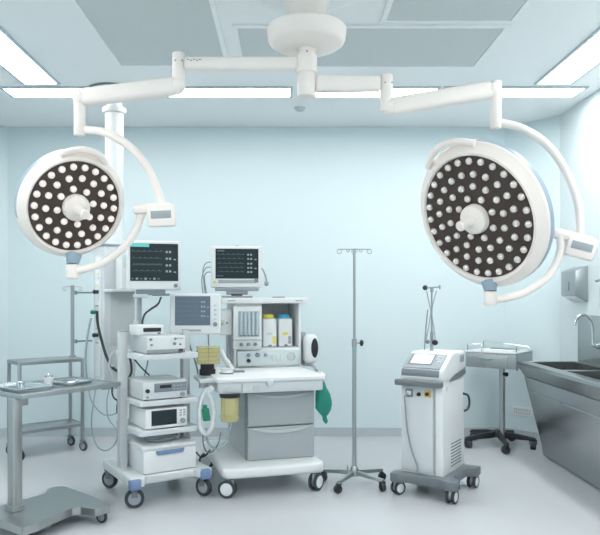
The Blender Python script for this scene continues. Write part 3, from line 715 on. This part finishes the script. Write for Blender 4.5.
bt = MB(); bt.box((-.045, .02, .115), (.012, .012, .05), .003); bt.build('foot_clip', 'hub', iv)
for a, L in ((236, .235), (322, .235), (33, .262), (150, .25)):
    d = Vector((math.cos(R(a)), math.sin(R(a)), 0))
    m_ = MB(); q0, q1 = d * .02, d * L
    m_.prism([(.0, .078), (.0, .112), (L, .085), (L, .062)], -.013, .013, Matrix(((d.x, 0, -d.y, 0), (d.y, 0, d.x, 0), (0, 1, 0, 0), (0, 0, 0, 1))), .004)
    leg = m_.build('leg', 'steel2', iv)
    e = d * (L - .01)
    caster(iv, e.x, e.y, .030, .030, .068, R(a + 60), 'black', 'rubber', 'black', .008)
hk = MB(); hk.cyl((-.115, 0, 1.692), (.115, 0, 1.692), .004, seg=8); hk.cyl((0, -.06, 1.692), (0, .06, 1.692), .004, seg=8)
for x, y, r_ in ((-.108, 0, .016), (.108, 0, .016), (0, -.055, .014), (0, .055, .014), (-.045, 0, .010), (.045, 0, .010)):
    hk.tube([(x + r_ * math.sin(R(k)), y, 1.692 - r_ + r_ * math.cos(R(k))) for k in range(0, 331, 30)], .003, 6, 2)
hk.build('hook_cross', 'steel2', iv)

# ------------------------------------------------------------------ laser console
GX, GY, GYAW = 1.05, 4.60, R(-33.8)
lc = thing('laser_console', 'white medical console on grey base with slanted touch screen and push handle', 'medical console', (GX, GY, 0), GYAW)
b = MB(); b.prism([(-.235, -.25), (-.16, -.255), (-.12, -.225), (.12, -.225), (.16, -.255), (.235, -.25), (.235, -.17), (.17, -.12), (.17, .15), (.235, .20), (.235, .27), (.15, .27), (-.15, .27), (-.235, .27), (-.235, .20), (-.19, .15), (-.19, -.12), (-.235, -.17)], .085, .150, None, .012)
b.build('base', 'slate', lc)
for x, y in ((-.19, -.21), (.19, -.21), (.19, .225), (-.19, .225)): hooded(lc, x, y, .045, .06, .09, R(-4 if x > 0 else -28), 'hub', 'rubber', 'hubw')
bx0, bx1, by0, by1 = -.185, .115, -.165, .262
MB().box(((bx0 + bx1) / 2, (by0 + by1) / 2, .46), (bx1 - bx0, by1 - by0, .64), .010, 3).build('body', 'white', lc)
fp = MB(); fp.box(((bx0 + bx1 - .06) / 2, by0 - .004, .465), (bx1 - bx0 - .07, .012, .60), .006); fp.build('front_panel', 'shelf', lc)
MB().box((bx1 - .055, by0 - .004, .46), (.004, .013, .62)).build('panel_seam', 'hub', lc)
hd = MB(); hd.prism([(by0 - .002, .775), (by0 - .01, .80), (by0 - .002, .855), (by0 + .16, .955), (by0 + .20, .966), (by1 + .002, .966), (by1 + .002, .775)], bx0 - .004, bx1 + .004, YZ(0), .014, 3)
hd.build('head', 'white', lc)
sl = math.atan2(.10, .162); nrm = Vector((0, -math.sin(sl), math.cos(sl)))
Xs = Matrix.Translation((bx0 + .145, by0 + .078, .905)) @ Matrix.Rotation(sl, 4, 'X')
def onslope(c, d, bev, nm, m, par):
    q = MB(); q.box((0, 0, 0), d, bev); bmesh.ops.transform(q.bm, matrix=Xs @ Matrix.Translation(c), verts=q.bm.verts); return q.build(nm, m, par)
cp_ = onslope((-.005, 0, .002), (.272, .165, .010), .004, 'control_panel', 'hub', lc)
onslope((-.028, .012, .0075), (.175, .120, .006), .002, 'screen_bezel', 'dgrey', cp_)
onslope((-.024, .012, .0115), (.145, .100, .004), .001, 'touch_screen', 'lcd', cp_)
for i in range(3): onslope((.088 + (.012 if i == 2 else 0), .05 - i * .028, .009), (.026, .014, .006), .002, 'button', 'lightp', cp_)
MB().prism([(by0 - .006, .80), (by0 - .012, .825), (by0 - .004, .855), (by0 + .03, .868), (by0 + .03, .80)], bx0 + .004, bx1 - .025, YZ(0), .004).build('front_lip', 'dgrey', lc)
hb = MB(); hb.box((bx0 + .145, by0 - .045, .768), (.335, .05, .042), .010, 3)
for x in (bx0 + .03, bx1 - .02): hb.box((x, by0 - .02, .768), (.03, .06, .03), .005)
hb.build('push_handle', 'slate', lc)
# curved grey band on the right side of the head
sb = [(by0 + .10, .772)] + [(by0 + .10 + .33 * k / 8, .775 + .072 * (k / 8) ** .6) for k in range(1, 9)] + [(by1 + .003, .800), (by0 + .30, .782)]
MB().prism(sb, bx1 + .002, bx1 + .010, YZ(0), .002, 1).build('side_band', 'slate', lc)
v = MB()
for i in range(6): v.box((bx1 + .005, by1 - .065, .892 + i * .009), (.004, .085, .005))
v.build('upper_vent', 'hub', lc)
v = MB(); 
for i in range(8): v.box((bx1 + .001, .085, .19 + i * .0215), (.004, .20, .008))
v.build('side_vent', 'dgrey', lc)
MB().box((bx1 + .002, -.10, .73), (.004, .025, .03), .002).build('side_latch', 'lightp', lc)
kb = MB().box((bx0 + .065, by0 - .016, .695), (.050, .016, .052), .004).build('key_socket', 'dgrey', lc)
MB().box((bx0 + .066, by0 - .026, .697), (.030, .01, .026), .004).build('plug', 'paper', kb)
MB().cyl((bx0 + .135, by0 - .008, .69), (bx0 + .135, by0 - .024, .69), .014, seg=18).build('button', 'black', lc)
ob = MB().box((bx0 + .195, by0 - .010, .696), (.046, .006, .046), .004).build('emergency_plate', 'orange', lc)
MB().cyl((bx0 + .195, by0 - .012, .696), (bx0 + .195, by0 - .028, .696), .012, seg=18).build('emergency_knob', 'black', ob)
co = MB(); co.tube([(bx0 + .065, by0 - .03, .695), (bx0 + .042, by0 - .04, .67), (bx0 + .040, by0 - .025, .60), (bx0 + .05, by0 - .018, .45), (bx0 + .085, by0 - .018, .30), (bx0 + .125, by0 - .02, .20), (bx0 + .125, by0 - .03, .155), (bx0 + .11, by0 - .02, .12)], .0055, 8, 8); co.build('front_cord', 'grey', lc)
cd = MB(); cd.tube([(bx1, by1 - .03, .66), (bx1 + .02, by1 + .02, .64), (bx1 + .028, by1 + .03, .59), (bx1 + .02, by1 + .02, .545), (bx1, by1 - .01, .53)], .008, 8, 8); cd.build('side_cord', 'rubber', lc)
# fibre holder mast
mx, my = -.075, .12
ms = MB(); ms.cyl((mx, my, .96), (mx, my, 1.10), .012, seg=14); ms.cyl((mx, my, 1.06), (mx, my, 1.40), .006, seg=12); ms.cyl((mx, my, 1.385), (mx, my, 1.415), .013, seg=14); ms.build('mast', 'hub', lc)
tb = MB(); tb.cyl((mx - .045, my, 1.416), (mx + .062, my, 1.42), .006, seg=10); tb.cyl((mx + .060, my, 1.405), (mx + .060, my, 1.435), .007, seg=10); tb.build('mast_crossbar', 'hub', lc)
MB().ball((mx - .050, my, 1.417), .019).build('end_ball', 'black', lc)
for sx, top in ((-.032, .03), (.03, -.03)):
    MB().tube([(mx - sx * 1.2, my - .008, 1.395), (mx - sx * .2, my - .014, 1.27), (mx + sx * .6, my - .010, 1.14), (mx + sx * 1.2, my - .02, 1.03)], .0045, 8, 6).build('fibre_lead', 'hub', lc)
MB().tube([(mx - .03, my, 1.26), (mx - .045, my, 1.12), (mx - .055, my, .97)], .0055, 8, 6).build('fibre_lead', 'hub', lc)
MB().ball((mx + .032, my - .02, 1.025), .022, (1, 1, .9)).build('clamp_knob', 'black', lc)
MB().ball((mx - .028, my - .01, 1.028), .017, (1, 1, .9)).build('clamp_knob', 'dgrey', lc)

# ------------------------------------------------------------------ drawer stand at the back right
TX, TY, TYAW = 1.928, 5.965, R(-38)
ts = thing('instrument_stand', 'steel drawer stand on black star base in the back right corner beside the sink', 'instrument stand', (TX, TY, 0), TYAW)
bxm = MB(); bxm.box((0, .02, .79), (.46, .44, .135), .012, 3); bxm.build('box', 'steel2', ts)
MB().prism(rrect(-.235, .235, -.205, .245, .02), .857, .868, None, .003).build('top', 'shelf', ts)
df = MB().box((-.03, -.203, .788), (.375, .012, .10), .004).build('drawer', 'steel2', ts)
ga = [(-.09 + .12 * k / 10, .80 - .012 * math.sin(PI * k / 10)) for k in range(11)] + [(.03 - .12 * k / 10, .806) for k in range(11)]
MB().prism(ga, 0, .010, XZ(-.208), .001, 1).build('handle', 'chrome', df)
wr = MB(); wr.tube([(-.215, -.18, .868), (-.215, -.18, .925), (-.21, -.18, .93), (-.09, -.18, .93), (-.085, -.18, .925), (-.085, -.18, .868)], .004, 6, 1)
wr.tube([(-.21, .19, .868), (-.21, .19, .93), (-.2, .19, .935), (.20, .19, .90), (.21, .19, .895), (.21, .19, .868)], .004, 6, 1); wr.tube([(.215, -.16, .868), (.215, -.16, .92)], .004, 6, 1); wr.tube([(.205, -.16, .905), (.23, -.16, .905)], .004, 6, 1)
wr.build('wire_rail', 'chrome', ts)
MB().box((.232, -.19, .79), (.012, .03, .15), .003).build('corner_strip', 'dgrey', ts)
MB().cyl((.035, 0, .10), (.035, 0, .725), .027, seg=24).build('post', 'steel', ts)
MB().cyl((.057, -.02, .66), (.09, -.04, .66), .014, .020, 16).build('height_knob', 'black', ts)
MB().lathe([(0, .09), (.05, .09), (.052, .12), (.035, .15), (0, .15)], None, 24).build('base_hub', 'black', ts)
for i in range(5):
    a = R(-57 + 72 * i) + R(38) * 0 ; d = Vector((math.cos(a), math.sin(a), 0)); L = .315
    MB().prism([(.02, .085), (.02, .14), (.15, .128), (L, .100), (L + .01, .075), (.1, .078)], -.019, .019, Matrix(((d.x, 0, -d.y, 0), (d.y, 0, d.x, 0), (0, 1, 0, 0), (0, 0, 0, 1))), .006).build('leg', 'black', ts)
    e = d * (L - .02); caster(ts, e.x, e.y, .038, .046, .085, a, 'black', 'rubber', 'rubber', .006)
pp = thing('paper_stack', 'white papers and a dark clip lying on top of the drawer stand', 'papers', at_local(.02, .02, .868, TX, TY, TYAW), TYAW)
MB().box((0, 0, .005), (.28, .20, .010), .001).build('sheet', 'paper', pp)
MB().box((.02, .03, .0135), (.24, .10, .007), .002, rot=Matrix.Rotation(R(6), 4, 'Z')).build('dark_clip', 'dgrey', pp)

# ------------------------------------------------------------------ scrub sink
so = Vector((2.25, 4.6, 0))
sk = thing('scrub_sink', 'long stainless steel scrub sink with slanted front along the right wall', 'sink', so)
Y0, Y1, ZT = 3.30, 5.60, .807
front = [(1.97, ZT), (2.03, .677), (2.172, .12), (2.19, .02), (2.215, .02), (2.195, .12), (2.055, .677), (1.99, ZT - .012)]
XZp = lambda y: Matrix(((1, 0, 0, 0), (0, 0, 1, y), (0, 1, 0, 0), (0, 0, 0, 1)))
MB().prism([(1.97, ZT - .03), (1.972, ZT - .034), (2.03, .683), (2.05, .683), (1.995, ZT - .03)], Y0, Y1, XZp(0)).build('front_apron', 'sinks', sk, so)
MB().prism([(2.029, .675), (2.172, .12), (2.19, .012), (2.215, .012), (2.195, .12), (2.05, .675)], Y0, Y1 - .002, XZp(0)).build('front_panel', 'sinks', sk, so)
MB().prism([(2.036, .676), (2.036, .684), (2.06, .684), (2.06, .676)], Y0, Y1 - .001, XZp(0)).build('panel_seam', 'vent', sk, so)
MB().prism([(1.985, ZT - .03), (2.04, .677), (2.18, .12), (2.20, .012), (2.486, .012), (2.486, ZT - .03)], Y1 - .02, Y1 - .004, XZp(0)).build('end_panel', 'sinks', sk, so)
rm_ = MB(); rb = .09
for (xa, xb, ya, yb) in ((1.965, 2.055, Y0, Y1), (2.435, 2.488, Y0, Y1), (2.055, 2.435, Y1 - .06, Y1), (2.055, 2.435, 4.86, 4.92), (2.055, 2.435, 4.10, 4.16), (2.055, 2.435, Y0, Y0 + .06)):
    rm_.box(((xa + xb) / 2, (ya + yb) / 2, ZT - .015), (xb - xa, yb - ya, .03), .004)
rm_.build('rim', 'sinks', sk, so)
for ya, yb in ((4.92, Y1 - .06), (4.16, 4.86), (Y0 + .06, 4.10)):
    bs = MB(); xa, xb, zb = 2.055, 2.435, .56
    for c, d in (((xa + xb) / 2, (ya + yb) / 2, zb), (xb - xa, yb - ya, .01)), ((xa + .11, (ya + yb) / 2, 0), None): 
        if d: bs.box(c, d)
    bs.box((xb - .003, (ya + yb) / 2, (zb + ZT) / 2), (.006, yb - ya, ZT - zb - .004)); bs.box(((xa + xb) / 2, yb - .003, (zb + ZT) / 2), (xb - xa, .006, ZT - zb - .004)); bs.box(((xa + xb) / 2, ya + .003, (zb + ZT) / 2), (xb - xa, .006, ZT - zb - .004))
    bs.box((xa + .020, (ya + yb) / 2, (zb + ZT) / 2), (.006, yb - ya, ZT - zb), rot=Matrix.Rotation(R(-8), 4, 'Y'))
    bq = bs.build('basin', 'sinks', sk, so)
    dn = MB().cyl((2.25, (ya + yb) / 2, zb + .004), (2.25, (ya + yb) / 2, zb + .009), .035, seg=20).build('drain', 'chrome', bq); dn.data.transform(Matrix.Translation(-so))
MB().box((2.491, (Y0 + Y1) / 2, (ZT + 1.20) / 2), (.016, Y1 - Y0, 1.20 - ZT), .003).build('backsplash', 'sinks', sk, so)
def faucet(y, label):
    o = Vector((2.483, y, .965)); t = thing('faucet', label, 'faucet', o, 0, 'scrub sink faucets')
    MB().lathe([(0, 0), (.034, 0), (.034, .008), (.024, .016), (.022, .05), (0, .05)], Matrix.Rotation(R(-90), 4, 'Y'), 24).build('wall_flange', 'chrome', t)
    q = MB(); q.tube([(-.045, 0, 0), (-.068, 0, .004), (-.072, 0, .03), (-.074, 0, .13), (-.085, 0, .19), (-.115, 0, .235), (-.155, 0, .245), (-.190, 0, .228), (-.208, 0, .19), (-.212, 0, .165)], .010, 12, 8)
    q.build('spout', 'chrome', t)
    lv = MB(); lv.cyl((-.05, 0, 0), (-.055, -.07, 0), .014, .011, 16); lv.box((-.05, -.11, .005), (.022, .09, .012), .004); lv.build('lever', 'chrome', t)
faucet(5.17, 'chrome gooseneck tap on the backsplash over the far end of the scrub sink')
td = thing('towel_dispenser', 'grey wedge shaped paper towel dispenser on the right wall above the sink', 'towel dispenser', (2.5, 5.58, 1.31))
MB().prism([(0, 0), (0, .30), (-.108, .258), (-.108, .055)], -.14, .14, XZp(0), .006).build('housing', 'steel2', td)
MB().box((-.110, -.02, .13), (.004, .014, .075), .001).build('level_slot', 'vent', td)
MB().prism([(-.012, -.006), (-.012, .02), (-.09, .05), (-.09, .035)], -.11, .11, XZp(0)).build('paper', 'paper', td)
sd = thing('soap_dispenser', 'steel elbow soap dispenser on the right wall at the photo edge', 'soap dispenser', (2.5, 5.02, 1.30))
MB().box((-.045, 0, .06), (.09, .09, .20), .012, 3).build('tank', 'steel2', sd)
MB().tube([(-.06, 0, .16), (-.09, 0, .178), (-.14, 0, .172)], .010, 10, 6).build('lever', 'steel2', sd)
# low wall grille on the bevelled corner
gd = (Vector((XR, CRY, 0)) - Vector((CRX, YB, 0))).normalized(); gy = math.atan2(gd.y, gd.x)
gp = Vector((CRX, YB, 0)) + gd * .185 + Vector((0, 0, .265)); 
wg = thing('wall_grille', 'small white slotted grille low on the back right corner wall', 'vent', gp, gy)
MB().box((0, -.006, 0), (.20, .012, .085), .003).build('frame', 'white', wg)
v = MB()
for i in range(9):
    for j in range(2): v.box((-.076 + i * .019, -.0125, -.015 + j * .03), (.011, .003, .022))
v.build('slot', 'base', wg)

# ------------------------------------------------------------------ shelf trolley at the back left
u = Vector((.766, .643)); 
HX, HY, HYAW = -1.78 - .27 * .766 - .135 * .643, 5.80 - .27 * .643 + .135 * .766, R(40)
ht = thing('shelf_trolley', 'two tier stainless shelf trolley against the back left wall', 'trolley', (HX, HY, 0), HYAW)
for x in (-.27, .27):
    for y in (-.135, .135):
        MB().box((x, y, .455), (.026, .026, .71), .003).build('post', 'steel2', ht)
        caster(ht, x, y, .043, .024, .105, R(20), 'dgrey', 'rubber', 'hub', .012)
for z, nm in ((.805, 'top_shelf'), (.235, 'bottom_shelf')):
    q = MB(); q.box((0, 0, z), (.55, .28, .008), .002)
    for yy in (-.14, .14): q.box((0, yy, z - .006), (.566, .012, .030), .002)
    for xx in (-.277, .277): q.box((xx, 0, z - .006), (.012, .28, .030), .002)
    q.build(nm, 'steel2', ht)
ip = thing('infusion_pole', 'thin steel infusion pole standing behind the instrument table by the shelf trolley', 'infusion pole', (-1.93, 5.92, 0))
ip.location = (W(73, 0, 5.93).x, 5.93, 0)
ip.location.x = -1.885; ip.location.y = 5.86
ip.location = (-1.90, 5.90, .809)
MB().cyl((0, 0, .0), (0, 0, .645), .016, seg=16).build('pole', 'steel2', ip)
MB().cyl((0, 0, .0), (0, 0, .02), .03, seg=20).build('socket', 'steel2', ip)
hk = MB(); hk.cyl((-.06, 0, .635), (.06, 0, .635), .006, seg=8)
for s_ in (-1, 1): hk.tube([(s_ * .06, 0, .635), (s_ * .078, 0, .628), (s_ * .082, 0, .612), (s_ * .07, 0, .600), (s_ * .055, 0, .606)], .006, 8, 4)
hk.build('hook_cross', 'white2', ip)

# ------------------------------------------------------------------ instrument (mayo) table
NX, NY, NYAW = -1.58, 3.86, math.atan2(.8, .6)
it = thing('instrument_table', 'stainless steel instrument table on a side post with wheeled base at left', 'instrument table', (NX, NY, 0), NYAW)
# local x = along the table, local +y = left/away, so v(right/near) = -y
bp = [(-.14, .15), (-.14, -.31), (-.05, -.31), (.02, -.285), (.22, -.24), (.265, -.26), (.29, -.365), (.395, -.365), (.415, -.34), (.46, .17), (.44, .22), (.40, .235), (.35, .21), (.30, .14), (.05, .14)]
MB().prism(bp, .098, .105, None, .0).build('base_plate', 'steel', it)
sk_ = MB(); n = len(bp)
for i in range(n):
    a, b_ = Vector(bp[i]), Vector(bp[(i + 1) % n]); d = b_ - a
    sk_.box(((a.x + b_.x) / 2, (a.y + b_.y) / 2, .083), (d.length + .002, .006, .045), rot=Matrix.Rotation(math.atan2(d.y, d.x), 4, 'Z'))
sk_.build('base_skirt', 'steel', it)
for x, y in ((.36, -.325), (-.10, -.27), (.41, .18), (-.10, .10)): caster(it, x, y, .036, .022, .10, R(-53 + 70), 'hub', 'rubber', 'hub', .008)
MB().box((.06, -.225, .062), (.05, .02, .07), .003).build('brake_bracket', 'dgrey', it)
MB().box((0, 0, .43), (.06, .06, .66), .004).build('post', 'steel', it)
MB().box((0, 0, .120), (.078, .078, .03), .003).build('post_collar', 'steel', it)
tx0, tx1, ty0, ty1, tz = -.005, .70, -.08, .43, .778
tp = MB(); tp.box(((tx0 + tx1) / 2, (ty0 + ty1) / 2, tz - .003), (tx1 - tx0, ty1 - ty0, .006))
for yy in (ty0, ty1): tp.box(((tx0 + tx1) / 2, yy, tz - .005), (tx1 - tx0 + .012, .012, .030), .003)
for xx in (tx0, tx1): tp.box((xx, (ty0 + ty1) / 2, tz - .005), (.012, ty1 - ty0, .030), .003)
tp.build('table_top', 'steel2', it)
MB().box((.02, .0, tz - .040), (.09, .075, .05), .004).build('support_bracket', 'steel', it)
MB().cyl((tx1 + .004, ty0 + .02, tz - .01), (tx1 + .02, ty0 + .02, tz - .01), .012, seg=12).build('end_stud', 'hub', it)
def on_table(name, label, cat, x, y, rz=0, group=None): return thing(name, label, cat, at_local(x, y, tz, NX, NY, NYAW), NYAW + rz, group)
def pan(mb, w_, d_, h_):
    mb.box((0, 0, .003), (w_ * .86, d_ * .86, .006))
    for s_ in (-1, 1):
        mb.box((s_ * w_ * .455, 0, h_ / 2), (.004, d_ * .92, h_ * 1.05), rot=Matrix.Rotation(R(24 * s_), 4, 'Y'))
        mb.box((0, s_ * d_ * .455, h_ / 2), (w_ * .92, .004, h_ * 1.05), rot=Matrix.Rotation(R(-24 * s_), 4, 'X'))
        mb.box((s_ * w_ * .49, 0, h_), (.014, d_, .004), .001); mb.box((0, s_ * d_ * .49, h_), (w_, .014, .004), .001)
tr = on_table('instrument_tray', 'larger shallow steel tray at the left end of the instrument table', 'tray', .145, .185, 0, 'trays on the instrument table')
q = MB(); pan(q, .24, .36, .026); q.build('pan', 'chrome', tr)
kd = on_table('steel_cup', 'small bright steel cup standing in the larger tray', 'cup', .16, .20)
kd.location.z += .0062
MB().lathe([(0, 0), (.022, 0), (.026, .035), (.028, .036), (.025, .034), (.020, .003), (0, .003)], None, 24).build('cup', 'chrome', kd)
t2 = on_table('instrument_tray', 'smaller steel tray at the right end of the instrument table', 'tray', .50, .15, R(4), 'trays on the instrument table')
q = MB(); pan(q, .20, .17, .018); q.build('pan', 'chrome', t2)
jr = on_table('dressing_jar', 'small white jar standing between the two trays', 'jar', .385, .245)
MB().lathe([(0, 0), (.028, 0), (.030, .004), (.030, .045), (.026, .05), (0, .05)], None, 24).build('jar', 'white', jr)
MB().lathe([(0, .05), (.029, .05), (.029, .060), (.012, .064), (.009, .075), (0, .076)], None, 24).build('lid', 'chrome', jr)
for i, (x, y, a, lb) in enumerate(((.33, .12, 12, 'slim steel forceps lying nearest the jar between the trays'), (.36, .06, -20, 'slim steel scissors lying by the near edge between the trays'))):
    sc_ = on_table('forceps' if i == 0 else 'scissors', lb, 'surgical instrument', x, y, R(a))
    q = MB(); q.box((.0, .004, .004), (.13, .005, .004), .001, rot=Matrix.Rotation(R(3), 4, 'Z')); q.box((.0, -.004, .004), (.13, .005, .004), .001, rot=Matrix.Rotation(R(-3), 4, 'Z'))
    if i: q.tube([(-.075 + .014 * math.cos(k), .016 + .012 * math.sin(k), .004) for k in [j * PI / 4 for j in range(8)]], .0025, 6, 3, True); q.tube([(-.075 + .014 * math.cos(k), -.016 + .012 * math.sin(k), .004) for k in [j * PI / 4 for j in range(8)]], .0025, 6, 3, True)
    q.build('blades', 'dgrey', sc_)

# ------------------------------------------------------------------ world, camera, view
wd = bpy.data.worlds.new('world'); SC.world = wd; wd.use_nodes = True
wd.node_tree.nodes['Background'].inputs['Color'].default_value = (0.8, 0.9, 1.0, 1); wd.node_tree.nodes['Background'].inputs['Strength'].default_value = 0.3
cam = bpy.data.cameras.new('camera'); co_ = bpy.data.objects.new('camera', cam); COL.objects.link(co_)
co_.location = (0, 0, CAMZ); co_.rotation_euler = (R(90), 0, 0)
cam.sensor_fit = 'HORIZONTAL'; cam.sensor_width = 36; cam.lens = 36 * F / 600
cam.shift_x = 15 / 600; cam.shift_y = 29.5 / 600; cam.clip_start = 0.05
SC.camera = co_
SC.view_settings.view_transform = 'Standard'; SC.view_settings.look = 'None'
SC.view_settings.exposure = 0.88; SC.view_settings.gamma = 1.0; SC.view_settings.use_curve_mapping = False
